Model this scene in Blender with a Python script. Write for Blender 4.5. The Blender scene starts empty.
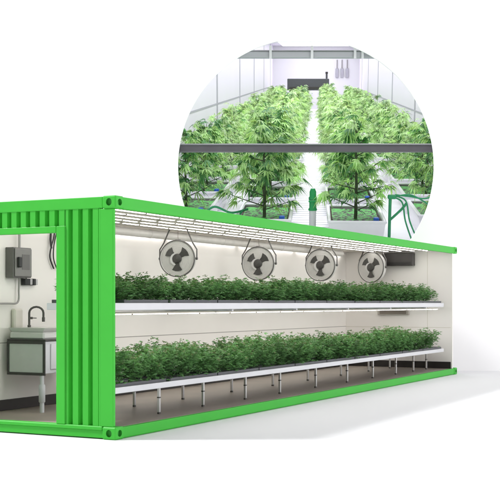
import bpy, math, random
from mathutils import Vector, Matrix
PI = math.pi
sc = bpy.context.scene
COL = sc.collection

# ------------------------------------------------------------------ materials
def mat(name, col, rough=0.5, metal=0.0, spec=0.5, var=0.0, vscale=6.0, bump=0.0, bscale=60.0,
        emit=0.0, ecol=None, trans=0.0, objrand=0.0, stretch=None, coat=0.0):
    m = bpy.data.materials.new(name); m.use_nodes = True
    nt = m.node_tree; N = nt.nodes; L = nt.links
    b = N['Principled BSDF']
    b.inputs['Base Color'].default_value = (*col, 1)
    b.inputs['Roughness'].default_value = rough
    b.inputs['Metallic'].default_value = metal
    b.inputs['Specular IOR Level'].default_value = spec
    b.inputs['Coat Weight'].default_value = coat
    tc = N.new('ShaderNodeTexCoord'); mp = N.new('ShaderNodeMapping')
    L.new(tc.outputs['Object'], mp.inputs['Vector'])
    if stretch: mp.inputs['Scale'].default_value = stretch
    out = None
    if var > 0:
        nz = N.new('ShaderNodeTexNoise'); nz.inputs['Scale'].default_value = vscale
        nz.inputs['Detail'].default_value = 6; nz.inputs['Roughness'].default_value = 0.6
        L.new(mp.outputs[0], nz.inputs['Vector'])
        mr = N.new('ShaderNodeMapRange'); mr.inputs['From Min'].default_value = 0.3; mr.inputs['From Max'].default_value = 0.7
        mr.inputs['To Min'].default_value = 1 - var; mr.inputs['To Max'].default_value = 1 + var
        L.new(nz.outputs['Fac'], mr.inputs['Value'])
        out = mr.outputs[0]
        # the same noise makes the gloss uneven
        rr = N.new('ShaderNodeMapRange'); rr.inputs['To Min'].default_value = rough * 0.85; rr.inputs['To Max'].default_value = min(1, rough * 1.15)
        L.new(nz.outputs['Fac'], rr.inputs['Value']); L.new(rr.outputs[0], b.inputs['Roughness'])
    if objrand > 0:
        oi = N.new('ShaderNodeObjectInfo'); m2 = N.new('ShaderNodeMapRange')
        m2.inputs['To Min'].default_value = 1 - objrand; m2.inputs['To Max'].default_value = 1 + objrand
        L.new(oi.outputs['Random'], m2.inputs['Value'])
        if out is None: out = m2.outputs[0]
        else:
            mu = N.new('ShaderNodeMath'); mu.operation = 'MULTIPLY'
            L.new(out, mu.inputs[0]); L.new(m2.outputs[0], mu.inputs[1]); out = mu.outputs[0]
    if out is not None:
        vm = N.new('ShaderNodeVectorMath'); vm.operation = 'SCALE'
        vm.inputs[0].default_value = col; L.new(out, vm.inputs['Scale'])
        L.new(vm.outputs[0], b.inputs['Base Color'])
    if bump > 0:
        n2 = N.new('ShaderNodeTexNoise'); n2.inputs['Scale'].default_value = bscale; n2.inputs['Detail'].default_value = 4
        L.new(mp.outputs[0], n2.inputs['Vector'])
        bp = N.new('ShaderNodeBump'); bp.inputs['Strength'].default_value = bump; bp.inputs['Distance'].default_value = 0.01
        L.new(n2.outputs['Fac'], bp.inputs['Height']); L.new(bp.outputs[0], b.inputs['Normal'])
    if emit > 0:
        b.inputs['Emission Color'].default_value = (*(ecol or (1, 1, 1)), 1)
        b.inputs['Emission Strength'].default_value = emit
    if trans > 0:
        tr = N.new('ShaderNodeBsdfTranslucent'); mx = N.new('ShaderNodeMixShader')
        mx.inputs[0].default_value = trans
        if out is not None:
            v3 = N.new('ShaderNodeVectorMath'); v3.operation = 'MULTIPLY'; v3.inputs[1].default_value = (1.25, 1.2, 0.7)
            L.new(vm.outputs[0], v3.inputs[0]); L.new(v3.outputs[0], tr.inputs['Color'])
        else: tr.inputs['Color'].default_value = (*col, 1)
        L.new(b.outputs[0], mx.inputs[1]); L.new(tr.outputs[0], mx.inputs[2])
        L.new(mx.outputs[0], N['Material Output'].inputs['Surface'])
    return m

M = {
 'green': mat('green_paint', (0.046, 0.450, 0.038), 0.5, var=0.05, vscale=1.3, bump=0.04, bscale=45, spec=0.3),
 'hole_shade': mat('green_paint_hole_shade', (0.03, 0.30, 0.03), 0.6),  # darker copy of the green paint: shade inside the holes put into colour
 'floor_white': mat('studio_white', (0.79, 0.79, 0.81), 0.9, spec=0.1),
 'backdrop_white': mat('backdrop_white', (0.96, 0.95, 0.965), 0.9, spec=0.1),
 'wall_in': mat('insulated_wall_panel', (0.86, 0.825, 0.79), 0.45, var=0.02, vscale=0.9, bump=0.02, bscale=12, spec=0.35),
 'joint': mat('panel_joint', (0.30, 0.28, 0.26), 0.7),
 'skirt': mat('dark_skirting', (0.022, 0.018, 0.016), 0.45, var=0.15, vscale=5),
 'floor_in': mat('brown_vinyl_floor', (0.31, 0.265, 0.225), 0.42, var=0.14, vscale=1.8, bump=0.05, bscale=40),
 'ceil_in': mat('ceiling_panel', (0.70, 0.66, 0.60), 0.6, var=0.03),
 'white_metal': mat('white_powder_coat', (0.64, 0.64, 0.67), 0.35, var=0.03, vscale=3),
 'steel': mat('brushed_steel', (0.55, 0.54, 0.53), 0.32, metal=0.85, var=0.08, vscale=20, stretch=(1, 1, 0.1)),
 'dark_steel': mat('dark_steel', (0.10, 0.095, 0.09), 0.4, metal=0.6),
 'duct': mat('galvanised_duct', (0.70, 0.67, 0.64), 0.5, metal=0.1, var=0.08, vscale=5),
 'tray': mat('charcoal_tray', (0.085, 0.088, 0.098), 0.5, var=0.12, vscale=9),
 'soil': mat('dark_growing_medium', (0.02, 0.018, 0.014), 0.95, var=0.4, vscale=50, bump=0.6, bscale=80),
 'leaf': mat('dark_green_leaf', (0.14, 0.30, 0.118), 0.5, var=0.5, vscale=14, trans=0.25, objrand=0.22, spec=0.3),
 'sprig': mat('pale_flower_tip', (0.20, 0.25, 0.13), 0.6, var=0.3, vscale=30, trans=0.25, objrand=0.3),
 'stem': mat('green_stem', (0.075, 0.11, 0.04), 0.7, var=0.2, vscale=20),
 'led': mat('led_diffuser', (0.9, 0.9, 0.88), 0.5, emit=11.0, ecol=(1.0, 0.978, 0.955)),
 'led_house': mat('lamp_housing', (0.62, 0.58, 0.50), 0.45, var=0.04),
 'clip': mat('dark_clip', (0.11, 0.085, 0.06), 0.5),
 'fan_body': mat('fan_plastic', (0.74, 0.725, 0.70), 0.4, var=0.03, vscale=6),
 'fan_face': mat('fan_guard_grey', (0.62, 0.605, 0.58), 0.42, var=0.04, vscale=9),
 'fan_rim': mat('fan_rim', (0.13, 0.125, 0.12), 0.4, metal=0.3),
 'fan_dark': mat('fan_blade_dark', (0.055, 0.052, 0.048), 0.4, var=0.2, vscale=15),
 'bracket': mat('bracket_grey', (0.12, 0.115, 0.11), 0.4, metal=0.5),
 'panel_box': mat('electrical_box_grey', (0.14, 0.135, 0.13), 0.45, metal=0.3, var=0.08, vscale=8),
 'panel_door': mat('electrical_box_door', (0.21, 0.205, 0.195), 0.4, metal=0.3, var=0.06, vscale=8),
 'black': mat('black_plastic', (0.015, 0.015, 0.015), 0.4),
 'conduit': mat('grey_conduit', (0.33, 0.32, 0.31), 0.4, metal=0.4),
 'unit_dark': mat('dark_wall_unit', (0.045, 0.040, 0.038), 0.4, var=0.1, vscale=7),
 'vent_light': mat('vent_frame', (0.40, 0.37, 0.33), 0.45, var=0.05),
 'vent_dark': mat('vent_slot', (0.13, 0.10, 0.075), 0.6),
 'cab_grey': mat('cabinet_grey_panel', (0.60, 0.60, 0.60), 0.3, var=0.05, vscale=3),
 'cab_frame': mat('cabinet_dark_frame', (0.045, 0.043, 0.04), 0.4),
 'porcelain': mat('white_basin', (0.62, 0.61, 0.60), 0.25, var=0.02),
 # room seen through the round opening
 'room_white': mat('room_white_wall', (0.805, 0.775, 0.855), 0.45, var=0.015, vscale=0.4),
 'room_back': mat('room_back_wall', (0.76, 0.765, 0.775), 0.45, var=0.015, vscale=0.4),
 'room_floor': mat('room_floor_white', (0.84, 0.84, 0.87), 0.35, var=0.04, vscale=1.2),
 'room_joint': mat('room_wall_joint', (0.40, 0.40, 0.44), 0.6),
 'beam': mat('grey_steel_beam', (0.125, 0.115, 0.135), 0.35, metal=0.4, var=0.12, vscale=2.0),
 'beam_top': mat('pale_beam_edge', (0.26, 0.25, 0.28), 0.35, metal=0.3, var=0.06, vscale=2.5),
 'added_lamp': mat('added_room_lamp', (0.9, 0.9, 0.9), 0.5, emit=2.7, ecol=(1.0, 0.975, 1.05)),  # glow of the lamps added to brighten the plant room
 'bleaf': mat('bright_green_leaf', (0.42, 0.68, 0.26), 0.42, var=0.5, vscale=2.2, trans=0.30, objrand=0.10, spec=0.45),
 'hazed_leaf': mat('hazed_green_leaf', (0.56, 0.78, 0.42), 0.45, var=0.55, vscale=2.0, trans=0.32, objrand=0.12, spec=0.45),  # far leaves bleached in colour for overexposed, hazy light
 'shade_leaf': mat('shaded_green_leaf', (0.07, 0.24, 0.07), 0.42, var=0.4, vscale=3.0, trans=0.25, objrand=0.1, spec=0.4),  # dark leaves that put the shade within the foliage into colour
 'bstem': mat('plant_stem', (0.055, 0.075, 0.035), 0.7, var=0.2),
 'tub': mat('white_tub', (0.80, 0.80, 0.83), 0.3, var=0.02),
 'mat_green': mat('bright_green_mat', (0.09, 0.46, 0.07), 0.6, var=0.3, vscale=6),
 'soil2': mat('brown_soil', (0.09, 0.062, 0.04), 0.95, var=0.5, vscale=14, bump=0.8, bscale=30),
 'blue': mat('blue_plastic', (0.01, 0.10, 0.50), 0.35),
 'hose': mat('green_hose', (0.03, 0.33, 0.13), 0.35, var=0.1, vscale=5),
 'hose2': mat('green_valve', (0.02, 0.36, 0.11), 0.3),
}

# speckle the green mat with dark holes that show the soil
_m = M['mat_green'].node_tree; _b = _m.nodes['Principled BSDF']
_v = _m.nodes.new('ShaderNodeTexVoronoi'); _v.inputs['Scale'].default_value = 9.0
_c = _m.nodes.new('ShaderNodeTexCoord'); _m.links.new(_c.outputs['Object'], _v.inputs['Vector'])
_n = _m.nodes.new('ShaderNodeTexNoise'); _n.inputs['Scale'].default_value = 3.0; _m.links.new(_c.outputs['Object'], _n.inputs['Vector'])
_a = _m.nodes.new('ShaderNodeMath'); _a.operation = 'ADD'; _m.links.new(_v.outputs['Distance'], _a.inputs[0]); _m.links.new(_n.outputs['Fac'], _a.inputs[1])
_r = _m.nodes.new('ShaderNodeMapRange'); _r.inputs['From Min'].default_value = .92; _r.inputs['From Max'].default_value = 1.05; _m.links.new(_a.outputs[0], _r.inputs['Value'])
_x = _m.nodes.new('ShaderNodeMix'); _x.data_type = 'RGBA'; _x.inputs['A'].default_value = (.03, .035, .02, 1); _x.inputs['B'].default_value = (.09, .44, .08, 1)
_m.links.new(_r.outputs[0], _x.inputs['Factor']); _m.links.new(_x.outputs['Result'], _b.inputs['Base Color'])

# ------------------------------------------------------------------ mesh builder
class MB:
    def __init__(s): s.v = []; s.f = []; s.mi = []; s.cur = 0; s.sm = []
    def add(s, vs, fs, smooth=False):
        o = len(s.v); s.v += [tuple(p) for p in vs]
        for f in fs: s.f.append(tuple(i + o for i in f)); s.mi.append(s.cur); s.sm.append(smooth)
        return s
    def box(s, x0, y0, z0, x1, y1, z1):
        v = [(x0,y0,z0),(x1,y0,z0),(x1,y1,z0),(x0,y1,z0),(x0,y0,z1),(x1,y0,z1),(x1,y1,z1),(x0,y1,z1)]
        return s.hexa(v)
    def hexa(s, v):
        return s.add(v, [(0,3,2,1),(4,5,6,7),(0,1,5,4),(1,2,6,5),(2,3,7,6),(3,0,4,7)])
    def bev(s, x0, y0, z0, x1, y1, z1, b=0.006):
        b = min(b, (x1-x0)/3, (y1-y0)/3, (z1-z0)/3)
        # chamfered box: three offset slabs of corners
        vs = []; 
        X = (x0, x1); Y = (y0, y1); Z = (z0, z1); sg = (1, -1)
        for i in (0,1):
            for j in (0,1):
                for k in (0,1):
                    dx, dy, dz = sg[i]*b, sg[j]*b, sg[k]*b
                    vs.append((X[i], Y[j]+dy, Z[k]+dz)); vs.append((X[i]+dx, Y[j], Z[k]+dz)); vs.append((X[i]+dx, Y[j]+dy, Z[k]))
        def n(i,j,k,a): return (i*4+j*2+k)*3+a
        fs = []
        for i in (0,1):
            q = [n(i,0,0,0),n(i,1,0,0),n(i,1,1,0),n(i,0,1,0)]; fs.append(tuple(q if i else q[::-1]))
            q = [n(0,i,0,1),n(0,i,1,1),n(1,i,1,1),n(1,i,0,1)]; fs.append(tuple(q if i else q[::-1]))
            q = [n(0,0,i,2),n(1,0,i,2),n(1,1,i,2),n(0,1,i,2)]; fs.append(tuple(q if i else q[::-1]))
        for i in (0,1):
            for j in (0,1):
                fs.append((n(i,j,0,0),n(i,j,1,0),n(i,j,1,1),n(i,j,0,1)))
                fs.append((n(i,0,j,0),n(i,1,j,0),n(i,1,j,2),n(i,0,j,2)))
                fs.append((n(0,i,j,1),n(1,i,j,1),n(1,i,j,2),n(0,i,j,2)))
        for i in (0,1):
            for j in (0,1):
                for k in (0,1): fs.append((n(i,j,k,0),n(i,j,k,1),n(i,j,k,2)))
        return s.add(vs, fs)
    def tube(s, pts, r, n=8, cap=True, rr=None):
        pts = [Vector(p) for p in pts]; rings = []; up = None
        for i, p in enumerate(pts):
            d = (pts[min(i+1, len(pts)-1)] - pts[max(i-1, 0)]).normalized()
            if up is None: up = Vector((0,0,1)) if abs(d.z) < 0.9 else Vector((1,0,0))
            a = d.cross(up).normalized(); bb = a.cross(d).normalized(); up = bb
            q = rr[i] if rr else r
            rings.append([p + a*math.cos(2*PI*k/n)*q + bb*math.sin(2*PI*k/n)*q for k in range(n)])
        vs = [v for ring in rings for v in ring]; fs = []
        for i in range(len(pts)-1):
            for k in range(n):
                k2 = (k+1) % n
                fs.append((i*n+k, i*n+k2, (i+1)*n+k2, (i+1)*n+k))
        s.add(vs, fs, True)
        if cap:
            o = len(vs)
            s.add(rings[0], [tuple(range(n))[::-1]]); s.add(rings[-1], [tuple(range(n))])
        return s
    def cyl(s, c, ax, r, h, n=24, r2=None):
        c = Vector(c); e = Vector(ax).normalized()
        return s.tube([c, c + e*h], r, n, True, [r, r2 if r2 is not None else r])
    def lathe(s, prof, n=40, axis='x'):
        # profile of (radius, height along axis)
        vs = []; fs = []
        for r, h in prof:
            for k in range(n):
                a = 2*PI*k/n
                if axis == 'x': vs.append((h, r*math.cos(a), r*math.sin(a)))
                else: vs.append((r*math.cos(a), r*math.sin(a), h))
        for i in range(len(prof)-1):
            for k in range(n):
                k2 = (k+1) % n; fs.append((i*n+k, i*n+k2, (i+1)*n+k2, (i+1)*n+k))
        return s.add(vs, fs, True)
    def poly(s, pts, d0, d1, axis='x'):
        # extrude a 2-D outline; axis x -> pts are (y,z)
        def P(p, d):
            return (d, p[0], p[1]) if axis == 'x' else ((p[0], d, p[1]) if axis == 'y' else (p[0], p[1], d))
        n = len(pts); vs = [P(p, d0) for p in pts] + [P(p, d1) for p in pts]
        fs = [tuple(range(n))[::-1], tuple(range(n, 2*n))] + [(i, (i+1) % n, n+(i+1) % n, n+i) for i in range(n)]
        return s.add(vs, fs)
    def build(s, name, m, parent=None, mtx=None, fix=True):
        me = bpy.data.meshes.new(name); me.from_pydata(s.v, [], s.f); me.update()
        for x in (m if isinstance(m, (list, tuple)) else [m]): me.materials.append(x)
        me.polygons.foreach_set('material_index', s.mi)
        me.polygons.foreach_set('use_smooth', s.sm)
        if fix:
            import bmesh
            bm = bmesh.new(); bm.from_mesh(me); bmesh.ops.recalc_face_normals(bm, faces=bm.faces); bm.to_mesh(me); bm.free()
        o = bpy.data.objects.new(name, me); COL.objects.link(o)
        if parent: o.parent = parent
        if mtx is not None: o.matrix_world = mtx
        return o

def tag(o, label=None, cat=None, group=None, kind=None):
    if label: o['label'] = label
    if cat: o['category'] = cat
    if group: o['group'] = group
    if kind: o['kind'] = kind
    return o
def thing(name, mtx, label, cat, group=None):
    o = bpy.data.objects.new(name, None); COL.objects.link(o); o.empty_display_size = 0.1
    o.matrix_world = mtx
    return tag(o, label, cat, group)
def dup(root, mtx, label=None, group=None):
    r = root.copy(); COL.objects.link(r); r.matrix_world = mtx
    if label: r['label'] = label
    if group: r['group'] = group
    for ch in [o for o in root.children]:
        c = ch.copy(); COL.objects.link(c); c.parent = r
        for g in [o for o in ch.children]:
            d = g.copy(); COL.objects.link(d); d.parent = c
    return r
def smooth(pts):
    P_ = [Vector(p) for p in pts]; out = []
    for i in range(len(P_)-1):
        p0, p1, p2, p3 = P_[max(i-1, 0)], P_[i], P_[i+1], P_[min(i+2, len(P_)-1)]
        for k in range(8):
            t = k/8; out.append(.5*((2*p1)+(-p0+p2)*t+(2*p0-5*p1+4*p2-p3)*t*t+(-p0+3*p1-3*p2+p3)*t**3))
    out.append(P_[-1]); return out
def T(x, y, z): return Matrix.Translation((x, y, z))

# ------------------------------------------------------------------ camera
F_PX, CX, HY, EYE = 1122.0, 250.0, 303.0, 1.451
cam = bpy.data.cameras.new('camera'); co = bpy.data.objects.new('camera', cam); COL.objects.link(co)
cam.sensor_width = 36; cam.lens = 36*F_PX/500; cam.shift_y = (HY-250)/500; cam.clip_end = 1000; cam.clip_start = 0.1
co.location = (0, 0, EYE); co.rotation_euler = (PI/2, 0, 0); sc.camera = co

# ------------------------------------------------------------------ studio floor and backdrop with a round opening
fl = MB(); fl.add([(-150,-60,0),(150,-60,0),(150,24.0,0),(-150,24.0,0)], [(0,1,2,3)])
tag(fl.build('floor', M['floor_white']), kind='structure')
WY = 24.0
hc = ((306-250)/F_PX*WY, EYE+(303-166)/F_PX*WY); hr = 128/F_PX*WY; htop = EYE+(303-41.5)/F_PX*WY
bw = MB(); n = 160; inn = []; outr = []
X0, X1, Z0, Z1 = -150, 150, 0.0, 60.0
for k in range(n):
    a = 2*PI*k/n; x = hc[0]+hr*math.cos(a); z = min(hc[1]+hr*math.sin(a), htop)
    inn.append((x, z))
    d = (x-hc[0], z-hc[1]); t = 1e9
    if d[0] > 1e-9: t = min(t, (X1-hc[0])/d[0])
    if d[0] < -1e-9: t = min(t, (X0-hc[0])/d[0])
    if d[1] > 1e-9: t = min(t, (Z1-hc[1])/d[1])
    if d[1] < -1e-9: t = min(t, (Z0-hc[1])/d[1])
    outr.append((hc[0]+d[0]*t, hc[1]+d[1]*t))
vs = [(p[0], WY, p[1]) for p in inn]+[(p[0], WY, p[1]) for p in outr]+[(p[0], WY+.05, p[1]) for p in inn]+[(p[0], WY+.05, p[1]) for p in outr]
fs = []
for k in range(n):
    q = (k+1) % n
    fs += [(k, q, n+q, n+k), (2*n+k, 3*n+k, 3*n+q, 2*n+q), (k, 2*n+k, 2*n+q, q)]
bw.add(vs, fs)
tag(bw.build('backdrop_wall', M['backdrop_white'], fix=False), kind='structure')

# ------------------------------------------------------------------ the container: local x = length, y = width (away), z = up
ANG = math.atan2(.8906, .4548)
MC = T(-1.419, 11.84, 0) @ Matrix.Rotation(ANG, 4, 'Z')
LEN, WID, HGT = 12.42, 2.44, 2.59
FLZ = 0.125; CEZ = 2.535; BW = 2.34; EW = 12.17
ct = thing('shipping_container', MC, 'long bright green shipping container cut open along one side on a white floor', 'container')
G = M['green']
# rails
def part(mb, name, m, parent=None, label=None):
    o = mb.build(name, m, parent or ct)
    if label: o['label'] = label
    return o
r = MB(); r.bev(.165, .012, 2.455, LEN-.165, .075, 2.583, .005); part(r, 'top_rail', G)
r = MB(); r.bev(.165, .014, .012, LEN-.165, .075, .122, .005); r.bev(.165, .022, .004, LEN-.165, .068, .0119, .002); part(r, 'bottom_rail', G)
r = MB(); r.bev(.165, WID-.075, 2.455, LEN-.165, WID-.012, 2.583, .005); part(r, 'top_rail', G)
r = MB(); r.bev(.165, WID-.075, .012, LEN-.165, WID-.012, .122, .005); part(r, 'bottom_rail', G)
r = MB(); r.bev(.012, .175, 2.462, .09, WID-.175, 2.583, .006); part(r, 'end_header', G)
r = MB(); r.bev(.004, .175, .095, .10, WID-.175, .138, .008); r.bev(.022, .175, .012, .09, WID-.175, .0945, .004); part(r, 'end_sill', G)
r = MB(); r.bev(LEN-.09, .175, 2.455, LEN-.012, WID-.175, 2.583, .006); part(r, 'end_header', G)
r = MB(); r.bev(LEN-.09, .175, .012, LEN-.012, WID-.175, .122, .006); part(r, 'end_sill', G)
# corner castings with oval holes, cut with a boolean
def casting(cx, cy, cz, sx, sy, h, top):
    m = MB(); m.bev(cx, cy, cz, cx+.165, cy+.165*1.05, cz+h, .014)
    o = m.build('corner_casting', [G, M['hole_shade']], ct)
    cut = MB(); cut.cur = 0
    mx, my, mz = cx+.082, cy+.086, cz+h*.50
    ex = cx-.05 if sx < 0 else cx+.165-.035
    ey = cy-.05 if sy < 0 else cy+.173-.035
    def oval(a, b): return [(a*math.cos(2*PI*k/20), b*math.sin(2*PI*k/20)) for k in range(20)]
    c1 = MB(); c1.poly([(my+p[0], mz+p[1]) for p in oval(.036, .040)], ex, ex+.085, 'x')
    c1o = c1.build('c', M['hole_shade'], ct)
    c2 = MB(); c2.poly([(mx+p[0], mz+p[1]) for p in oval(.040, .036)], ey, ey+.085, 'y')
    c2o = c2.build('c', M['hole_shade'], ct)
    for c in (c1o, c2o):
        md = o.modifiers.new('b', 'BOOLEAN'); md.object = c; md.operation = 'DIFFERENCE'; md.solver = 'EXACT'
    dg = bpy.context.evaluated_depsgraph_get(); dg.update()
    me = bpy.data.meshes.new_from_object(o.evaluated_get(dg))
    o.modifiers.clear(); o.data = me
    for c in (c1o, c2o): bpy.data.objects.remove(c)
    return o
for sx, cx in ((-1, 0.0), (1, LEN-.165)):
    for sy, cy in ((-1, 0.0), (1, WID-.173)):
        casting(cx, cy, 2.59-.135, sx, sy, .135, True)
        casting(cx, cy, 0.0, sx, sy, .135, False)
# corner posts at the door end (flat plate with a rolled edge)
def post(y0, y1, roll):
    p = MB(); p.bev(.012, y0, .1352, .060, y1, 2.4548, .008)
    yr = y1 if roll > 0 else y0
    p.tube([(.026, yr, .1352), (.026, yr, 2.4548)], .015, 10)
    return part(p, 'corner_post', G)
post(.038, .212, 1); post(WID-.212, WID-.038, -1)
# corrugated end panels
def corr(y0, y1, z0, z1, phase=0.0, name='corrugated_panel'):
    per = .1305; d = .050; prof = []
    seq = [(0.0, 0.0), (.070, 0.0), (.094, d), (.114, d), (.1305, 0.0)]
    y = y0+phase-per; pts = []
    while y < y1+per:
        for a, b in seq[:-1]: pts.append((y+a, .020+b))
        y += per
    # clip
    res = []
    for i in range(len(pts)-1):
        (ya, xa), (yb, xb) = pts[i], pts[i+1]
        for yy in (y0, y1):
            if ya < yy < yb:
                t = (yy-ya)/(yb-ya); pts2 = (yy, xa+(xb-xa)*t); res.append(pts2)
        if y0 <= yb <= y1: res.append((yb, xb))
    res = sorted(set(res))
    v = []; f = []; m = len(res); th = .004
    for (yy, xx) in res: v += [(xx, yy, z0), (xx, yy, z1), (xx+th, yy, z0), (xx+th, yy, z1)]
    for i in range(m-1):
        a = i*4; b = a+4
        f += [(a, b, b+1, a+1), (a+2, a+3, b+3, b+2), (a, a+2, b+2, b), (a+1, b+1, b+3, a+3)]
    mb = MB(); mb.add(v, f); return part(mb, name, G)
DY0, DY1 = .66, 1.78   # door opening incl. frame
corr(.214, DY0-.002, .1385, 2.4615, .02)
corr(DY1+.002, WID-.214, .1385, 2.4615, .02)
corr(DY0-.002, DY1+.002, 2.288, 2.4615, .02)
# door frame
fr = MB(); fr.bev(.004, DY0, .1385, .085, DY0+.118, 2.2865, .007)
fr.bev(.004, DY1-.118, .1385, .085, DY1, 2.2865, .007); fr.bev(.0045, DY0+.119, 2.215, .0845, DY1-.119, 2.286, .006)
part(fr, 'door_frame', G)
# shell skins
p = MB(); p.box(.062, .08, CEZ+.004, LEN-.1, WID-.08, 2.575); part(p, 'roof', G)
p = MB(); p.box(.062, .080, CEZ-.012, EW, BW, CEZ); part(p, 'ceiling', M['ceil_in'])
p = MB(); p.box(.062, .078, FLZ-.06, EW+.05, BW+.002, FLZ); part(p, 'deck', M['floor_in'])
p = MB(); p.box(.062, BW, FLZ+.001, EW+.06, WID-.09, CEZ-.0); part(p, 'side_wall', M['wall_in'])
p = MB(); p.box(EW, .03, FLZ+.001, EW+.055, BW-.001, CEZ-.013); part(p, 'end_wall', M['wall_in'])
# outer green skin of the closed side
v = []; f = []; x = .17; k = 0; pts = []
while x < LEN-.17:
    for a, b in ((0, 0), (.07, 0), (.105, .03), (.175, .03)): pts.append((x+a, WID-.055+b))
    x += .21
for (xx, yy) in pts: v += [(xx, yy, .123), (xx, yy, 2.454)]
for i in range(len(pts)-1): f.append((2*i, 2*i+1, 2*i+3, 2*i+2))
p = MB(); p.add(v, f); part(p, 'corrugated_panel', G)
p = MB(); p.box(LEN-.055, .175, .123, LEN-.03, WID-.175, 2.454); part(p, 'end_skin', M['wall_in'])
# skirting and panel joints
p = MB(); p.bev(.30, BW-.014, FLZ+.001, EW-.001, BW-.0005, FLZ+.135, .003); part(p, 'skirting', M['skirt'])
p = MB(); p.bev(EW-.014, .056, FLZ+.001, EW-.0005, BW-.015, FLZ+.135, .003); part(p, 'skirting', M['skirt'])
p = MB(); p.box(.30, BW-.0035, .955, EW-.005, BW+.001, .9645)
part(p, 'panel_joint', M['joint'])
p = MB(); p.box(EW-.003, .06, .948, EW+.001, BW-.005, .957); p.box(EW-.003, .545, FLZ+.136, EW+.001, .552, CEZ-.02)
p.v = p.v; part(p, 'panel_joint', M['led_house'])
# ------------------------------------------------------------------ ceiling lamps
def lamp(L_, w=.058):
    root = thing('ceiling_lamp', MC, 'x', 'lamp')
    h = MB(); h.bev(0, -w/2, -.016, L_, w/2, 0, .004)
    k = int(L_/.62); h.cur = 1
    for i in range(k):
        xx = (i+.5)*L_/k; h.bev(xx-.013, -w/2+.004, -.026, xx+.013, w/2-.004, -.004, .003)
    h.build('housing', [M['led_house'], M['clip']], root)
    d = MB(); d.bev(.02, -w/2+.011, -.021, L_-.02, w/2-.011, -.0162, .002); d.build('diffuser', M['led'], root)
    return root
GAPX = 2.36
l0 = lamp(2.28); first = True
rnd = random.Random(4)
for i in range(5):
    for j, s in enumerate((.18, .46, .74, 1.02, 1.30, 1.58)):
        m = MC @ T(.16+i*GAPX+(j % 2)*.0, s, CEZ-.013)
        lab = 'slim white strip lamp on the container ceiling, one of many in parallel lines'
        g = 'strip lamps in parallel lines under the ceiling'
        if first: l0.matrix_world = m; tag(l0, lab, 'lamp', g); first = False
        else: dup(l0, m, lab, g)
for i in range(5):   # one line along the top of the long wall, facing down and outwards
    m = MC @ T(.16+i*GAPX, BW-.05, CEZ-.05)
    dup(l0, m, 'slim strip lamp along the top of the long pale wall, behind the duct', 'strip lamps along the top of the wall')
# round duct
d = thing('air_duct', MC @ T(.35, 1.95, CEZ-.092), 'long grey round air duct running under the ceiling beside the fans', 'duct')
q = MB(); q.tube([(0,0,0),(10.6,0,0)], .060, 24); q.build('pipe', M['duct'], d)
for x in (1.2, 3.4, 5.6, 7.8, 10.0):
    q = MB(); q.tube([(x,0,0),(x+.05,0,0)], .063, 24); q.build('collar', M['duct'], d)
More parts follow.
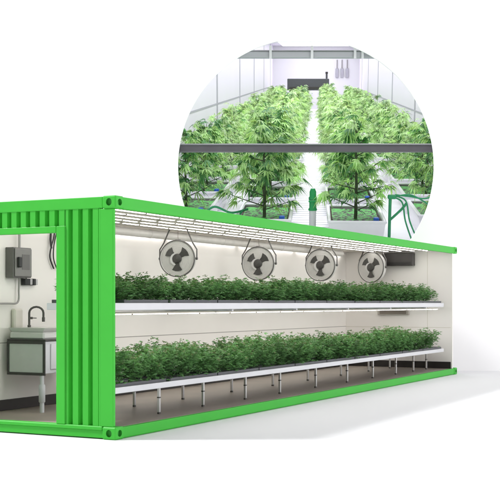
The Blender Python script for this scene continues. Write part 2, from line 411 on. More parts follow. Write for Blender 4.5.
# ------------------------------------------------------------------ fans
def fan():
    root = thing('circulation_fan', MC, 'x', 'fan')
    R = .262
    h = MB(); h.lathe([(R*.93, .035), (R, .028), (R, -.045), (R*.975, -.060), (R*.95, -.048), (R*.93, -.030)], 56)
    h.build('housing', M['fan_body'], root)
    g = MB()
    for rr in (R*.985,):
        g.lathe([(rr-.006, -.058), (rr, -.068), (rr+.010, -.058), (rr+.010, -.046), (rr, -.050)], 56)
    g.build('rim', M['fan_rim'], root)
    g = MB()   # pressed disc guard, lightly ridged
    prof = [(.004, -.040)]
    for k in range(14):
        rr = .03+k*(R*.93-.03)/13.5; prof += [(rr, -.040-.003), (rr+.004, -.046), (rr+.008, -.040)]
    prof += [(R*.94, -.034)]
    g.lathe(prof, 56); g.build('guard', M['fan_face'], root)
    # three dark blades seen through the guard
    for a in (38, 142, 270):
        a = math.radians(a); b = MB()
        def pt(rr, off, x): return (x, rr*math.cos(a)-off*math.sin(a), rr*math.sin(a)+off*math.cos(a))
        r0, r1, w0, w1 = .045, .172, .030, .078
        ring = []
        for (rr, o, x) in ((r0, w0*.9, -.050), (r0, -w0*.9, -.060), ((r0+r1)/2, -w0*1.35, -.064), (r1-.01, -w1, -.066), (r1+.008, -w1*.3, -.060), (r1+.008, w1*.3, -.055), (r1-.01, w1, -.050), ((r0+r1)/2, w0*1.35, -.050)):
            ring.append(pt(rr, o, x))
        nn = len(ring); vs = ring+[(p_[0]+.006, p_[1], p_[2]) for p_ in ring]
        b.add(vs, [tuple(range(nn)), tuple(range(nn, 2*nn))[::-1]]+[(i, (i+1) % nn, nn+(i+1) % nn, nn+i) for i in range(nn)])
        b.build('blade', M['fan_dark'], root)
    b = MB(); b.lathe([(.001, -.085), (.048, -.083), (.064, -.074), (.068, -.060), (.068, -.046)], 28); b.build('motor_hub', M['fan_dark'], root)
    c = MB(); ring = []
    for k in range(13):
        t = math.radians(100+k*160/12); ring.append((.090*math.cos(t)-.012, .090*math.sin(t)-.01))
    for k in range(13):
        t = math.radians(260-k*160/12); ring.append((.062*math.cos(t)-.006, .074*math.sin(t)-.01))
    # viewed from the front the +y side is on the left
    c.poly([(-p_[0], p_[1]) for p_ in ring], -.074, -.066, 'x'); c.build('light_crescent', M['porcelain'], root)  # white crescent drawn for the light seen through the fan
    # yoke: two arms rising to the ceiling
    for sg in (-1, 1):
        y = MB(); yy = sg*(R+.016)
        y.tube([(0, yy, -.02), (0, yy, .13), (0, sg*(R*.83), .225), (0, sg*.13, .42)], .0105, 6)
        y.cyl((0, sg*(R-.004), 0), (0, sg, 0), .018, .032, 12)
        y.build('yoke_arm', M['bracket'], root)
    y = MB(); y.bev(-.02, -.04, R-.004, .02, .04, R+.014, .004); y.build('junction_box', M['fan_rim'], root)
    y = MB(); y.tube([(0, 0, R+.012), (0, .006, R+.06), (0, 0, .42)], .003, 6); y.build('wire', M['clip'], root)
    return root
f0 = fan()
FANS = [(4.02, 1.62, 2.09, 1.00, 14, 'round grey fan hanging from the ceiling, the one nearest the green corner post'),
        (6.62, 1.62, 2.10, 1.05, 8, 'round grey ceiling fan, second from the green corner post'),
        (9.20, 1.62, 2.15, 1.12, 0, 'round grey ceiling fan, third from the green corner post'),
        (11.80, 1.60, 2.185, 1.20, -14, 'round grey ceiling fan overlapping the dark wall unit at the far end')]
for i, (t, s, z, k, rz, lab) in enumerate(FANS):
    m = MC @ T(t, s, z) @ Matrix.Rotation(math.radians(rz), 4, 'Z') @ Matrix.Scale(k, 4)
    if i == 0: f0.matrix_world = m; tag(f0, lab, 'fan', 'round fans hanging from the ceiling')
    else: dup(f0, m, lab, 'round fans hanging from the ceiling')
# ------------------------------------------------------------------ wall units at the far end
u = thing('wall_unit', MC @ T(EW, .81, 2.215), 'dark grey rectangular unit high on the far end wall', 'wall unit')
q = MB(); q.bev(-.16, 0, 0, -.002, .66, .265, .01); q.build('casing', M['unit_dark'], u)
q = MB()
for k in range(5): q.box(-.164, .04, .02+k*.012, -.1602, .62, .026+k*.012)
q.build('louvre', M['black'], u)
u = thing('wall_vent', MC @ T(EW, .93, 1.205), 'long narrow beige wall vent just under the upper shelf', 'vent')
q = MB(); q.bev(-.07, 0, 0, -.002, .68, .115, .008); q.build('frame', M['vent_light'], u)
q = MB()
for k in range(4): q.box(-.0735, .05, .022+k*.020, -.0702, .63, .035+k*.020)
q.build('slot', M['vent_dark'], u)
u = thing('wall_vent', MC @ T(EW, 1.05, .80), 'narrow brown wall vent behind the tops of the lower plants', 'vent')
q = MB(); q.bev(-.06, 0, 0, -.002, .66, .09, .008); q.build('frame', M['vent_dark'], u)
q = MB()
for k in range(3): q.box(-.0635, .05, .018+k*.020, -.0602, .61, .030+k*.020)
q.build('slot', M['black'], u)
# ------------------------------------------------------------------ shelves
ST0, ST1, SS0, SS1 = .22, 12.0, .15, 1.22
def shelf_top(root, z0, z1, tb, sb):
    # the end nearest the door is narrower: full width only from t = tb on
    O = [(ST0, SS0), (ST1, SS0), (ST1, SS1), (tb, SS1), (tb, sb), (ST0, sb)]
    I = [(ST0+.03, SS0+.03), (ST1-.03, SS0+.03), (ST1-.03, SS1-.03), (tb+.03, SS1-.03), (tb+.03, sb-.03), (ST0+.03, sb-.03)]
    q = MB(); n = 6
    vs = [(p[0], p[1], z) for z in (z0, z1) for p in O] + [(p[0], p[1], z) for z in (z0, z1) for p in I]
    fs = []
    for k in range(n):
        j = (k+1) % n
        fs += [(k, j, n+j, n+k), (2*n+j, 2*n+k, 3*n+k, 3*n+j), (n+k, n+j, 3*n+j, 3*n+k), (j, k, 2*n+k, 2*n+j)]
    q.add(vs, fs); o = q.build('rim', M['white_metal'], root)
    bv = o.modifiers.new('bevel', 'BEVEL'); bv.width = .007; bv.segments = 2; bv.limit_method = 'ANGLE'
    q = MB(); q.poly([(p[0], p[1]) for p in I], z0+.02, z0+.03, 'z'); q.build('deck', M['white_metal'], root)
lo = thing('plant_bench', MC, 'low white bench on slim legs carrying the lower row of plants', 'bench')
shelf_top(lo, .468, .535, 1.18, .64)
def leg(t, s):
    q = MB(); q.bev(t-.016, s-.016, FLZ+.02, t+.016, s+.016, .4675, .004)
    o = q.build('leg', M['steel'], lo)
    q = MB(); q.cyl((t, s, FLZ), (0,0,1), .022, .02, 12); q.build('foot', M['dark_steel'], o)
    q = MB(); q.bev(t-.019, s-.019, FLZ+.19, t+.019, s+.019, FLZ+.205, .003); q.build('collar', M['dark_steel'], o)
for t in (.45, 1.55, 2.62, 3.80, 4.90, 6.20, 7.50, 8.70, 9.9, 10.9, 11.7): leg(t, .42)
for t in (1.3, 2.2, 3.42, 4.85, 6.25, 7.62, 9.10, 10.5, 11.7): leg(t, 1.19)
q = MB(); q.bev(ST0+.04, .40, .44, ST1-.04, .44, .4672, .004); q.bev(1.25, 1.17, .44, ST1-.04, 1.20, .4672, .004); q.build('rail', M['dark_steel'], lo)
up = thing('plant_shelf', MC, 'long white wall shelf carrying the upper row of plants', 'shelf')
shelf_top(up, 1.372, 1.452, .42, .80)
for t in (3.0, 5.0, 7.0, 9.0, 11.0):
    q = MB(); q.bev(t-.02, SS0+.04, 1.345, t+.02, BW-.001, 1.3715, .003); q.bev(t-.03, BW-.012, 1.30, t+.03, BW-.001, 1.3445, .003)
    q.build('bracket', M['white_metal'], up)
# strip lamps under the upper shelf; in-between rows added to brighten the wall
for i in range(5):
    for s in (.24, .43, .62, .82, 1.02):
        m = MC @ T((.28 if s < .3 or i else .62)+i*2.32, s, 1.3435)
        dup(l0, m, 'slim strip lamp fixed under the upper shelf above the lower plants', 'strip lamps under the upper shelf')
# trays
def tray():
    root = thing('plant_tray', MC, 'x', 'tray'); L_, W_ = 1.135, .985
    q = MB(); h = .045
    q.bev(0, 0, 0, L_, .018, h, .004); q.bev(0, W_-.018, 0, L_, W_, h, .004)
    q.bev(0, .0181, 0, .018, W_-.0181, h, .004); q.bev(L_-.018, .0181, 0, L_, W_-.0181, h, .004)
    q.box(.0181, .0181, .001, L_-.0181, W_-.0181, .01); q.build('rim', M['tray'], root)
    q = MB(); nx, ny = 24, 20; rr = random.Random(2)
    g = [[(.019+(L_-.038)*i/nx, .019+(W_-.038)*j/ny, .030+rr.uniform(-.004, .005)) for j in range(ny+1)] for i in range(nx+1)]
    vs = [p_ for row in g for p_ in row]
    q.add(vs, [(i*(ny+1)+j, (i+1)*(ny+1)+j, (i+1)*(ny+1)+j+1, i*(ny+1)+j+1) for i in range(nx) for j in range(ny)], True)
    q.build('growing_medium', M['tray'], root, fix=False)
    return root
t0 = tray(); first = True
for (zz, w) in ((1.4205+.024, 'upper'), (.5005+.024, 'lower')):
    for i in range(10):
        kx, ky = 1.012, 1.0
        m = MC @ T(ST0+.045+i*1.172, SS0+.042, zz)
        if i == 0 and w == 'upper': m = MC @ T(.455, SS0+.042, zz); kx = .82
        if i == 0 and w == 'lower': kx = .95; ky = .41
        m = m @ Matrix.Diagonal((kx, ky, 1, 1))
        lab = 'shallow charcoal plant tray lying end to end with others on the %s shelf' % w
        g = 'charcoal trays on the %s shelf' % w
        if first: t0.matrix_world = m; tag(t0, lab, 'tray', g); first = False
        else: dup(t0, m, lab, g)

# ------------------------------------------------------------------ leafy plants
def leaflet(mb, base, d, nrm, L_, w, droop, fine):
    d = d.normalized(); side = d.cross(nrm)
    if side.length < 1e-4: side = d.cross(Vector((1, 0, 0)))
    side.normalize(); nn = side.cross(d).normalized()
    mid = base + d*L_*.45 - nn*0 + Vector((0, 0, -droop*L_*.12))
    tip = base + d*L_ + Vector((0, 0, -droop*L_*.5))
    if fine:
        a = base + d*L_*.22; a2 = base + d*L_*.72 + Vector((0, 0, -droop*L_*.27))
        up_ = nn*w*.25
        mb.add([base, a+side*w*.7+up_, a-side*w*.7+up_, mid-up_*.3, mid+side*w+up_, mid-side*w+up_, a2+side*w*.55+up_*.6, a2-side*w*.55+up_*.6, a2-up_*.2, tip, a-up_*.2],
               [(0, 10, 1), (0, 2, 10), (1, 10, 3, 4), (10, 2, 5, 3), (4, 3, 8, 6), (3, 5, 7, 8), (6, 8, 9), (8, 7, 9)], True)
    else:
        up_ = nn*w*.3
        mb.add([base, mid+side*w+up_, mid-side*w+up_, tip], [(0, 2, 3, 1)])
def fanleaf(mb, rnd, base, out, L_, w, nl, fine, droop):
    out = out.normalized(); upv = (Vector((0, 0, 1))+out*.2+Vector((rnd.uniform(-.4,.4), rnd.uniform(-.4,.4), 0))).normalized()
    side = out.cross(upv).normalized()
    for k in range(nl):
        a = (k-(nl-1)/2)*(1.05 if nl > 1 else 0)*2.0/max(nl-1, 1)
        d = out*math.cos(a)+side*math.sin(a)
        s = 1-.42*abs(k-(nl-1)/2)/((nl-1)/2 or 1)
        leaflet(mb, base, d, upv, L_*s*rnd.uniform(.85, 1.1), w*s, droop*rnd.uniform(.5, 1.5), fine)
def bush(seed, hh=.40, rr=.235, nf=330, Lr=(.045, .075), w=.0105):
    rnd = random.Random(seed); mb = MB(); st = MB(); sp = MB()
    st.tube([(0, 0, -.01), (.006, .004, hh*.4), (0, .008, hh*.8)], .006, 5, rr=[.008, .006, .003])
    nb = 9
    tips = []
    for b in range(nb):
        a = b*2.399+rnd.uniform(-.3, .3); z0 = hh*(.06+.55*b/nb); R = rr*rnd.uniform(.6, 1.0); z1 = min(hh*rnd.uniform(.84, 1.10), z0+hh*rnd.uniform(.40, .58))
        p0 = Vector((0, 0, z0)); p2 = Vector((R*math.cos(a), R*math.sin(a), z1)); p1 = (p0+p2)/2+Vector((math.cos(a)*R*.22, math.sin(a)*R*.22, -.02))
        st.tube([p0, p1, p2], .003, 4, rr=[.004, .003, .0015]); tips.append((p0, p1, p2))
    tips.append((Vector((0, 0, hh*.3)), Vector((0, 0, hh*.6)), Vector((rnd.uniform(-.03,.03), rnd.uniform(-.03,.03), hh*1.05))))
    for i in range(nf):
        p0, p1, p2 = rnd.choice(tips); t = rnd.random()**.8
        c = p0*(1-t)**2+p1*2*t*(1-t)+p2*t*t
        c = c+Vector((rnd.gauss(0, .025), rnd.gauss(0, .025), rnd.gauss(0, .02))); c.z = max(c.z, .015)
        a = rnd.uniform(0, 2*PI); o = Vector((math.cos(a), math.sin(a), rnd.uniform(-.15, .65)))
        fanleaf(mb, rnd, c, o, rnd.uniform(*Lr), w, 5, False, .7)
    for i in range(90):
        a = rnd.uniform(0, 2*PI); q_ = rr*.95*math.sqrt(rnd.random()); c = Vector((q_*math.cos(a), q_*math.sin(a), rnd.uniform(.02, .75)*hh))
        a = rnd.uniform(0, 2*PI); fanleaf(mb, rnd, c, Vector((math.cos(a), math.sin(a), rnd.uniform(-.1, .6))), rnd.uniform(*Lr), w, 5, False, .7)
    for p0, p1, p2 in tips:   # small paler sprigs at the very tops
        for k in range(3):
            c = p2+Vector((rnd.gauss(0, .012), rnd.gauss(0, .012), rnd.uniform(-.01, .02)))
            a = rnd.uniform(0, 2*PI); mb.cur = 1; fanleaf(mb, rnd, c, Vector((math.cos(a), math.sin(a), 1.0)), .034, .007, 5, False, .2); mb.cur = 0
    return mb, st, sp
BUSH = []
for k in range(5):
    mb, st, sp = bush(10+k, hh=(.34, .36, .33, .37, .35)[k], rr=(.25, .24, .26, .235, .25)[k])
    root = thing('bushy_plant', MC @ T(0, 0, -50), 'x', 'plant')
    st.build('stem', M['stem'], root, fix=False); mb.build('foliage', [M['leaf'], M['sprig']], root, fix=False)
    BUSH.append([root, False])
rnd = random.Random(77)
for (zz, w, hk) in ((1.475, 'upper', .82), (.555, 'lower', 1.0)):
    NR = 30
    for r_, s in enumerate((.36, .70, 1.02)):
        for i in range(NR):
            t = .42+i*(11.42-.42)/(NR-1)+rnd.uniform(-.05, .05)+(.19 if r_ == 1 else 0)
            if t > 11.6: t = 11.6
            if w == 'lower' and t < 1.35 and s > .5: continue
            if w == 'upper' and t < .75 and s > .5: t = .69
            if t < .5: s = .34
            b = BUSH[rnd.randrange(5)]; k = rnd.uniform(.88, 1.10)
            m = MC @ T(t, s+rnd.uniform(-.035, .035), zz) @ Matrix.Rotation(rnd.uniform(0, 2*PI), 4, 'Z') @ Matrix.Diagonal((k*1.02, k*1.02, k*hk*rnd.uniform(.80, 1.16), 1))
            lab = 'bushy dark green plant in the dense crop on the %s shelf' % w; g = 'plants growing on the %s shelf' % w
            if not b[1]: b[0].matrix_world = m; tag(b[0], lab, 'plant', g); b[1] = True
            else: dup(b[0], m, lab, g)

# ------------------------------------------------------------------ wash corner seen through the doorway
eb = thing('electrical_box', MC @ T(1.06, BW, 1.765), 'dark grey electrical box with a black handle on the pale wall inside the doorway', 'electrical box')
q = MB(); q.bev(0, -.125, 0, .355, -.001, .375, .006); q.build('case', M['panel_box'], eb)
q = MB(); q.bev(.018, -.140, .015, .345, -.1255, .36, .005); dr = q.build('door', M['panel_door'], eb)
q = MB(); q.bev(.055, -.175, .125, .115, -.1405, .255, .01); q.build('handle', M['black'], dr)
q = MB(); q.bev(.15, -.144, .10, .30, -.1402, .29, .002); q.build('plate', M['panel_box'], dr)
q = MB(); q.tube([(.20, -.06, .376), (.20, -.06, .62), (.20, -.05, .76)], .016, 8); q.build('conduit', M['conduit'], eb)
q = MB(); q.tube(smooth([(.20, -.06, -.001), (.20, -.05, -.14), (.20, -.05, -.25), (.185, -.05, -.295), (.14, -.05, -.32), (.0, -.05, -.32), (-.35, -.05, -.32)]), .012, 8); q.build('conduit', M['conduit'], eb)
so = thing('socket_box', MC @ T(1.36, BW, 1.675), 'small black and silver socket pair under the electrical box', 'socket')
q = MB(); q.bev(0, -.07, 0, .11, -.001, .085, .006); q.build('case', M['black'], so)
q = MB(); q.bev(.112, -.06, .006, .165, -.001, .080, .004); q.bev(.225, -.06, .006, .27, -.001, .080, .004); q.build('plate', M['steel'], so)
q = MB(); q.bev(.167, -.07, 0, .222, -.001, .085, .006); q.build('switch', M['black'], so)
q = MB(); q.tube([(.06, -.04, .086), (.05, -.05, .12), (-.01, -.05, .14)], .008, 6); q.build('cord', M['black'], so)
cb = MB()
cb.tube(smooth([(0, 0, 0), (-.02, .0, -.10), (-.10, -.02, -.22), (-.10, 0, -.36), (-.02, 0, -.50)]), .010, 8)
cb.tube(smooth([(.05, 0, 0), (.0, .0, -.14), (-.05, -.02, -.24), (-.02, 0, -.38), (.06, 0, -.52)]), .008, 8)
cb.tube([(-.08, 0, 0), (-.09, .0, -.12), (-.095, -.02, -.24)], .014, 8)
tag(cb.build('hanging_cable', M['black'], mtx=MC @ T(2.02, BW-.03, 2.40)), 'black cables hanging in a loop down the wall beside the door jamb', 'cable')
wp = thing('water_pipe_cover', MC @ T(1.16, BW, 1.02), 'pale upright pipe cover on the wall behind the sink', 'pipe cover')
q = MB(); q.bev(0, -.07, 0, .17, -.001, .36, .02); q.build('cover', M['ceil_in'], wp)

sk = thing('sink_unit', MC @ T(1.02, 1.70, FLZ), 'grey panelled sink cabinet with white basin and tall tap in the doorway', 'sink')
W = 2.265-1.70; Hs = .47; He = .86
q = MB(); q.bev(0, 0, Hs, 1.1, W, He, .006); q.build('cabinet', M['white_metal'], sk)
q = MB()
q.bev(-.024, -.01, Hs-.02, -.001, .022, He+.005, .004); q.bev(-.024, W-.030, Hs-.02, -.001, W, He+.005, .004)
q.bev(-.023, .0221, Hs-.02, -.0012, W-.0301, Hs+.012, .003); q.bev(-.023, .0221, He-.03, -.0012, W-.0301, He+.005, .003)
q.build('panel_frame', M['cab_frame'], sk)
q = MB(); q.bev(-.012, .0222, Hs+.0122, -.002, W-.0302, He-.0302, .002); q.build('end_panel', M['cab_grey'], sk)
q = MB(); q.bev(-.02, -.02, He+.006, 1.12, W, He+.026, .004); q.build('counter', M['cab_frame'], sk)
q = MB(); q.bev(.10, -.017, Hs+.05, .50, -.002, He-.03, .004); q.bev(.52, -.017, Hs+.05, .95, -.002, He-.03, .004); q.build('drawer_front', M['white_metal'], sk)
q = MB(); z = He+.027
q.bev(.00, .02, z, .62, W-.02, z+.085, .018)
q.hexa([(.03,.06,z+.0855),(.60,.06,z+.0855),(.60,W-.04,z+.0855),(.03,W-.04,z+.0855),(.00,.0,z+.135),(.66,.0,z+.135),(.66,W-.01,z+.135),(.00,W-.01,z+.135)])
bs = q.build('basin', M['porcelain'], sk)
q = MB(); q.box(.05, .08, z+.1352, .58, W-.16, z+.137); q.build('bowl_rim', M['fan_face'], bs)
q = MB(); bx, by, bz = .25, W-.13, z+.136
q.cyl((bx, by, bz), (0,0,1), .022, .03, 14)
arc = [(bx, by, bz), (bx, by, bz+.18)]
for k in range(1, 9):
    a = PI*k/8; arc.append((bx+.045*(1-math.cos(a)), by-.075*(1-math.cos(a)), bz+.18+.075*math.sin(a)))
arc.append((bx+.09, by-.15, bz+.12))
q.tube(arc, .014, 8); q.cyl((bx+.09, by-.15, bz+.125), (0,0,-1), .019, .055, 12); q.build('tap', M['dark_steel'], sk)
q = MB(); q.bev(bx+.06, by+.02, bz+.10, bx+.10, by+.04, bz+.13, .004); q.tube([(bx+.08, by+.02, bz+.115), (bx+.08, by-.05, bz+.115)], .006, 6); q.build('lever', M['dark_steel'], sk)
for (x, y) in ((.03, .07), (1.05, .07)):
    q = MB(); q.tube([(x, y, 0), (x, y, .12)], .028, 14); q.tube([(x, y, .12), (x, y, .13), (x, y, .33), (x, y, .34)], .038, 14, rr=[.030, .040, .040, .030]); q.tube([(x, y, .34), (x, y, Hs-.001)], .026, 14)
    q.build('leg', M['white_metal'], sk)

# ------------------------------------------------------------------ the plant room behind the round opening
vd = Vector((.0588, 1, .2059)).normalized(); ud = Vector((1, 0, 0)); ud = (ud-vd*ud.dot(vd)).normalized(); wd = ud.cross(vd).normalized()
R0 = Vector((.0588, 1, .2059))*24.3+Vector((0, 0, EYE))
MR = Matrix(((ud.x, vd.x, wd.x, R0.x), (ud.y, vd.y, wd.y, R0.y), (ud.z, vd.z, wd.z, R0.z), (0, 0, 0, 1)))
ZV = 24.3/vd.y                     # eye to R0 along v
def nearv(u, w, y=WY+.07): return (y-R0.y-u*ud.y-w*wd.y)/vd.y
VF = 98.0; WF = -3.9; WC = 2.75; UL, UR = -4.6, 4.6
def shell(u0, w0, u1, w1, vfar, name, m, y=WY+.07):
    q = MB()
    nv = [(a, nearv(a, b, y), b) for a, b in ((u0, w0), (u1, w0), (u1, w1), (u0, w1))]
    fv = [(a, vfar, b) for a, b in ((u0, w0), (u1, w0), (u1, w1), (u0, w1))]
    q.hexa([nv[0], nv[1], fv[1], fv[0], nv[3], nv[2], fv[2], fv[3]])
    return tag(q.build(name, m, mtx=MR), kind='structure')
shell(UL-.3, WF-.2, UR+.3, WF, VF, 'room_floor', M['room_floor'])
shell(UL-.3, WF+.001, UL, WC-.001, VF, 'room_wall_left', M['room_white'])
shell(UR, WF+.001, UR+.3, WC-.001, VF, 'room_wall_right', M['room_white'])
shell(UL-.3, WC, UR+.3, WC+.2, VF, 'room_ceiling', M['room_white'])
q = MB(); q.box(UL-.3, VF+.001, WF-.2, UR+.3, VF+.3, WC+.2); tag(q.build('room_wall_back', M['room_back'], mtx=MR), kind='structure')
# joints of the wall panels
for side, U in (('left', UL), ('right', UR)):
    e = .05 if U < 0 else -.05; q = MB()
    a, b = (U+.0005, U+.02) if U < 0 else (U-.02, U-.0005)
    wj = -1.45 if U < 0 else -1.75
    q.box(a, 1.0, wj-.045, b, VF-.01, wj+.03)
    for v in (12.5, 28, 44, 60, 76, 90): q.box(a, v, wj+.031, b, v+.5, WC-.01); q.box(a, v, WF+.01, b, v+.5, wj-.046)
    tag(q.build('room_wall_joint', M['room_joint'], mtx=MR), kind='structure')
# white ribbed walkway
q = MB(); q.box(-.95, .9, WF+.001, .55, VF-1, WF+.03); v = 1.0; nrib = 0
while v < 40: q.box(-.9, v, WF+.0302, .5, v+.34, WF+.075); v += .46
tag(q.build('walkway', M['room_floor'], mtx=MR), kind='structure')
# ceiling lamps added out of view to brighten the room
for i, v in enumerate([3.2+6.05*k for k in range(16)]):
    root = thing('ceiling_lamp', MR @ T(0, v, WC-.06), 'wide white ceiling lamp added to light the plant room', 'lamp', 'added ceiling lamps of the plant room')
    q = MB(); q.bev(-3.6, -2.6, 0, 3.6, 2.6, .058, .01); q.build('housing', M['white_metal'], root)
    q = MB(); q.bev(-3.5, -2.5, -.02, 3.5, 2.5, -.001, .005); q.build('diffuser', M['added_lamp'], root)
# beams across the opening
def beam(py0, py1, Y, label, m1, m2, clips=()):
    z1 = EYE+(303-py0)/F_PX*Y; z0 = EYE+(303-py1)/F_PX*Y
    root = thing('steel_beam', T(hc[0], Y, z0), label, 'beam')
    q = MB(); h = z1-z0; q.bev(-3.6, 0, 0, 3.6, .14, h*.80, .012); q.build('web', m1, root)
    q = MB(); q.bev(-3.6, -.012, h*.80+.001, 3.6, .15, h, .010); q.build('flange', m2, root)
    for px in clips:
        x = (px-250)/F_PX*Y-hc[0]; q = MB(); q.bev(x-.028, -.03, -.03, x+.028, -.0125, h+.09, .005); q.build('clip', M['white_metal'], root)
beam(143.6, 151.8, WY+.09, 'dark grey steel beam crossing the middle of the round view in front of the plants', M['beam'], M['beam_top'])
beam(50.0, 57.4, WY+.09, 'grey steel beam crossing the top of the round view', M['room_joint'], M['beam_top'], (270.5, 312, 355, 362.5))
# things on the back wall of the room
def onback(px0, px1, py0, py1, v):
    k = (v+ZV)/F_PX
    return (px0-316)*k, (px1-316)*k, (72-py1)*k*.985, (72-py0)*k*.985
a, b, c, d_ = onback(288, 329, 78.5, 90, 80)
u = thing('dark_cooler_unit', MR @ T(a, 80, c), 'long dark grey unit standing behind the farthest plants', 'cooler')
q = MB(); q.bev(0, 0, 0, b-a, .9, d_-c, .04); q.build('casing', M['tray'], u)
q = MB(); q.bev(.2, -.03, .12, b-a-.2, -.001, .32, .01); q.build('grille', M['unit_dark'], u)
q = MB(); q.box(.2, .1, WF-c, .5, .4, -.001); q.box(b-a-.5, .1, WF-c, b-a-.2, .4, -.001); q.build('leg', M['unit_dark'], u)
u = thing('small_camera', MR @ T((326.5-316)*(80+ZV)/F_PX, 80.2, d_), 'small dark device standing on the dark cooler unit', 'device')
q = MB(); q.bev(-.09, 0, 0, .09, .2, .42, .03); q.build('body', M['tray'], u)
q = MB(); q.tube([(0, .1, .421), (0, .1, .62)], .12, 12); q.build('head', M['unit_dark'], u)
for j, (px, lab) in enumerate(((336.5, 'left slim grey box of three on the far white wall'), (341.3, 'middle slim grey box of three on the far white wall'), (346.3, 'right slim grey box of three on the far white wall'))):
    a, b, c, d_ = onback(px-1.5, px+1.5, 68.5, 77.5, VF)
    u = thing('switch_box', MR @ T(a, VF, c), lab, 'switch box', 'grey boxes on the far white wall')
    q = MB(); q.bev(0, -.2, 0, b-a, -.001, d_-c, .04); q.build('case', M['room_joint'], u)
    q = MB(); q.tube([((b-a)/2, -.08, d_-c+.001), ((b-a)/2, -.08, d_-c+.9)], .05, 8); q.build('conduit', M['conduit'], u)

# tubs
def tub(L_=3.3, W_=1.36, H_=.56):
    root = thing('planting_tub', MR, 'x', 'tub'); t = .09; a = W_/2
    q = MB()
    def wall(p, q0, p2, q2):  # tapered side
        pass
    k = .10
    # outer shell, tapering to the base, with a thick rolled rim
    o = [(-a+k, k, 0), (a-k, k, 0), (a-k, L_-k, 0), (-a+k, L_-k, 0), (-a+.03, .03, H_-.07), (a-.03, .03, H_-.07), (a-.03, L_-.03, H_-.07), (-a+.03, L_-.03, H_-.07)]
    q.add(o, [(0,3,2,1),(0,1,5,4),(1,2,6,5),(2,3,7,6),(3,0,4,7)])
    q.build('shell', M['tub'], root)
    q = MB()
    q.bev(-a, 0, H_-.0695, a, t, H_, .02); q.bev(-a, L_-t, H_-.0695, a, L_, H_, .02)
    q.bev(-a, t+.001, H_-.0695, -a+t, L_-t-.001, H_, .02); q.bev(a-t, t+.001, H_-.0695, a, L_-t-.001, H_, .02)
    q.build('rim', M['tub'], root)
    q = MB(); nx, ny = 16, 30; rr = random.Random(5)
    g = [[(-a+t+.002+(W_-2*t-.004)*i/nx, t+.002+(L_-2*t-.004)*j/ny, H_-.13+rr.uniform(-.02, .03)) for j in range(ny+1)] for i in range(nx+1)]
    q.add([p_ for row in g for p_ in row], [(i*(ny+1)+j, (i+1)*(ny+1)+j, (i+1)*(ny+1)+j+1, i*(ny+1)+j+1) for i in range(nx) for j in range(ny)], True)
    q.build('soil', M['soil2'], root, fix=False)
    q = MB(); nx, ny = 20, 50; x0, x1, y0, y1 = -a+.13, a-.13, .14, L_-.2
    g = [[(x0+(x1-x0)*i/nx, y0+(y1-y0)*j/ny, H_-.092+rr.uniform(-.016, .016)) for j in range(ny+1)] for i in range(nx+1)]
    q.add([p_ for row in g for p_ in row], [(i*(ny+1)+j, (i+1)*(ny+1)+j, (i+1)*(ny+1)+j+1, i*(ny+1)+j+1) for i in range(nx) for j in range(ny)], True)
    q.build('mat', M['mat_green'], root, fix=False)
    q = MB(); q.bev(a-.30, .14, H_-.08, a-.17, .30, H_+.06, .02); q.build('peg', M['blue'], root)
    return root
# big plants
def bigplant(seed, hh, rr, nf, m_fine=True):
    rnd = random.Random(seed); mb = MB(); st = MB(); dk = MB()
    st.tube([(0, 0, -.1), (.02, .01, hh*.35), (-.01, .02, hh*.7), (0, 0, hh*.95)], .03, 7, rr=[.045, .035, .022, .008])
    tips = []; nb = 22
    for b in range(nb):
        f = b/nb; a = b*2.399+rnd.uniform(-.4, .4); z0 = hh*(.09+.79*f); R = rr*(1.06-.62*f)*rnd.uniform(.8, 1.1); z1 = min(z0+hh*rnd.uniform(.06, .22), hh)
        p0 = Vector((0, 0, z0)); p2 = Vector((R*math.cos(a), R*math.sin(a), z1)); p1 = (p0+p2)/2+Vector((math.cos(a)*R*.12, math.sin(a)*R*.12, .02))
        st.tube([p0, p1, p2], .01, 5, rr=[.016, .011, .005]); tips.append((p0, p1, p2))
    tips.append((Vector((0, 0, hh*.6)), Vector((0, 0, hh*.8)), Vector((0, 0, hh*1.02))))
    for i in range(nf):
        p0, p1, p2 = rnd.choice(tips); t = rnd.random()**.55
        c = p0*(1-t)**2+p1*2*t*(1-t)+p2*t*t
        c = c+Vector((rnd.gauss(0, .05), rnd.gauss(0, .05), rnd.gauss(0, .04)))
        rad = Vector((c.x, c.y, 0)); a = rnd.uniform(0, 2*PI)
        o = Vector((math.cos(a), math.sin(a), 0))+rad.normalized()*.9; o.z = rnd.uniform(-.55, .35)
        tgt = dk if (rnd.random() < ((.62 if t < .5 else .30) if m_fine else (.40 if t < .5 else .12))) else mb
        fanleaf(tgt, rnd, c, o, rnd.uniform(.22, .38), rnd.uniform(.022, .033), rnd.choice((5, 5, 7)), m_fine, rnd.uniform(.6, 1.5))
    return mb, dk, st
BIG = []
for k, (hh, rr, nf, fine) in enumerate(((2.35, .98, 300, True), (2.45, .92, 300, True), (2.45, .90, 270, False), (2.3, .93, 270, False), (2.55, .88, 270, False))):
    mb, dk, st = bigplant(40+k, hh, rr, nf, fine)
    root = thing('leafy_plant', MR @ T(0, 0, -60), 'x', 'plant')
    st.build('stem', M['bstem'], root, fix=False); mb.build('foliage', M['bleaf'] if k < 2 else M['hazed_leaf'], root, fix=False); dk.build('shade_leaves', M['shade_leaf'], root, fix=False)  # dark leaves painted as inner shade; far foliage paled for haze
    BIG.append([root, False])
tb = tub(); tfirst = True; rnd = random.Random(9)
ROWS = [('left', -1.20, .95, 'left of the white walkway', (400,)), ('right', .98, .75, 'right of the white walkway', ()),
        ('far left', -3.25, 2.4, 'along the left white wall', ()), ('far right', 3.15, 2.0, 'along the right white wall', ())]
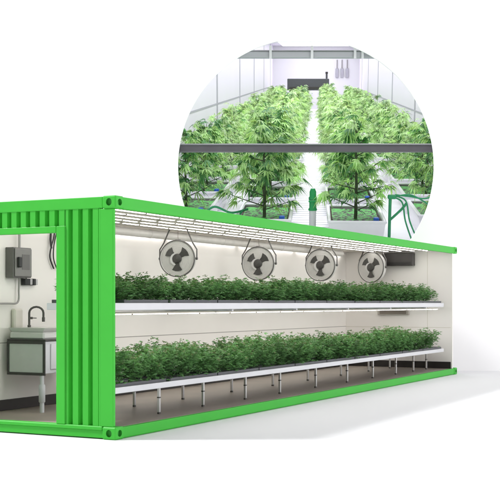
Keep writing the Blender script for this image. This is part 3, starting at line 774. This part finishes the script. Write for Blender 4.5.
for ri, (rn, u, v0, where, _) in enumerate(ROWS):
    v = v0; i = 0; step = 4.6
    while v < 88:
        lab = 'white planting tub farther back in the row %s' % where; g = 'white tubs in the row %s' % where
        pl = 'bright green leafy plant farther back in the row %s' % where; pg = 'leafy plants in the row %s' % where
        if i == 0: lab = 'frontmost white planting tub with green mats in the row %s' % where; pl = 'frontmost tall leafy plant in the row %s' % where
        m = MR @ T(u, v, WF+.001)
        if tfirst: tb.matrix_world = m; tag(tb, lab, 'tub', g); tfirst = False
        else: dup(tb, m, lab, g)
        nf_ = 1 if i < 1 else 2
        for j in range(nf_):
            vv = v+(1.05 if nf_ == 1 else .75+j*2.0)
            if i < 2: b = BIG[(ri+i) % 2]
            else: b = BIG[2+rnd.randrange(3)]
            k = rnd.uniform(.78, 1.0)
            if ri > 1: k *= .93
            if i == 0: k = .98 if ri < 2 else .88
            m = MR @ T(u+rnd.uniform(-.12, .12)*(i > 0), vv, WF+.45) @ Matrix.Rotation(rnd.uniform(0, 2*PI), 4, 'Z') @ Matrix.Scale(k, 4)
            l2 = pl
            if not b[1]: b[0].matrix_world = m; tag(b[0], l2, 'plant', pg); b[1] = True
            else: dup(b[0], m, l2, pg)
        v += step; i += 1
# riser and hoses
u = thing('irrigation_riser', MR @ T(-.04, 1.6, WF+.075), 'white pipe with a bright green valve head standing on the white walkway', 'valve')
q = MB(); q.tube([(0,0,0),(0,0,.62)], .085, 18); q.build('pipe', M['tub'], u)
q = MB(); q.tube([(0,0,.621),(0,0,.66),(0,0,.68),(0,0,.86),(0,0,.88),(0,0,.93),(0,0,.95),(0,0,1.06),(0,0,1.14)], .1, 18, rr=[.105,.105,.085,.085,.10,.10,.08,.08,.05]); q.build('valve', M['hose2'], u)
q = MB(); q.bev(-.10, -.13, .83, .10, -.101, .87, .008); q.build('lever', M['hose2'], u)
hs = thing('irrigation_hose', MR @ T(1.92, 1.4, WF), 'green irrigation post with curved hoses beside the front right tub', 'hose')
q = MB(); q.tube([(-.16, 0, 0), (-.16, 0, 1.05)], .036, 12); q.build('post', M['hose'], hs)
q = MB(); q.bev(-.22, -.06, 1.0, -.02, .06, 1.10, .02); q.build('manifold', M['hose'], hs)
def hose(pts, r=.026):
    # Catmull-Rom
    P_ = [Vector(p) for p in pts]; out = []
    for i in range(len(P_)-1):
        p0, p1, p2, p3 = P_[max(i-1, 0)], P_[i], P_[i+1], P_[min(i+2, len(P_)-1)]
        for k in range(8):
            t = k/8; out.append(.5*((2*p1)+(-p0+p2)*t+(2*p0-5*p1+4*p2-p3)*t*t+(-p0+3*p1-3*p2+p3)*t**3))
    out.append(P_[-1]); q = MB(); q.tube(out, r, 8); q.build('hose', M['hose'], hs)
hose([(-.1, 0, 1.05), (.12, 0, .92), (.2, -.1, .5), (.36, -.2, .04)], .019)
hose([(-.1, 0, 1.08), (.2, 0, .96), (.3, -.1, .5), (.50, -.2, .04)], .019)
hose([(-.05, 0, 1.1), (.3, 0, 1.06), (.7, .2, 1.0), (1.1, .3, 1.2), (1.25, .5, 1.3)], .019)
hose([(-.05, 0, 1.06), (.3, 0, 1.1), (.65, .2, .92), (.75, .2, .84)], .019)
hose([(-.16, 0, .5), (.1, 0, .75), (.22, 0, .9)], .03)
h2 = thing('irrigation_hose', MR @ T(-3.9, 2.0, WF), 'thin green hose looping between the two left rows of tubs', 'hose'); hs = h2
hose([(.9, .1, .62), (1.2, 0, .55), (1.5, .0, .72), (1.9, 0, .58), (2.3, .1, .66)], .028)
hose([(1.3, .1, .62), (1.6, 0, .5), (2.0, .0, .48), (2.2, 0, .66)], .022)

# ------------------------------------------------------------------ light
w = bpy.data.worlds.new('World'); sc.world = w; w.use_nodes = True
w.node_tree.nodes['Background'].inputs[0].default_value = (1, 1, 1, 1); w.node_tree.nodes['Background'].inputs[1].default_value = 0.57
def area(name, loc, tgt, size, power, col=(1, 1, 1)):
    l = bpy.data.lights.new(name, 'AREA'); l.shape = 'SQUARE'; l.size = size; l.energy = power; l.color = col
    o = bpy.data.objects.new(name, l); COL.objects.link(o); o.location = loc
    o.rotation_euler = (Vector(tgt)-Vector(loc)).to_track_quat('-Z', 'Y').to_euler(); return o
area('key_lamp', (-50, 12.0, 59), (1.5, 16.5, 0), 9, 3.1*PI*6100)
area('fill_lamp', (44, -3, 9), (4, 17, 1.2), 22, 1.45*PI*2000)
bl = area('backdrop_lamp', (4, 20.6, 17), (4, 24, 3.5), 4, 1.0)
bl.data.shape = 'RECTANGLE'; bl.data.size = 34; bl.data.size_y = 2; bl.data.energy = 170; bl.data.spread = math.radians(70)
sc.view_settings.view_transform = 'Standard'; sc.view_settings.look = 'None'; sc.view_settings.exposure = 0.0; sc.view_settings.gamma = 1
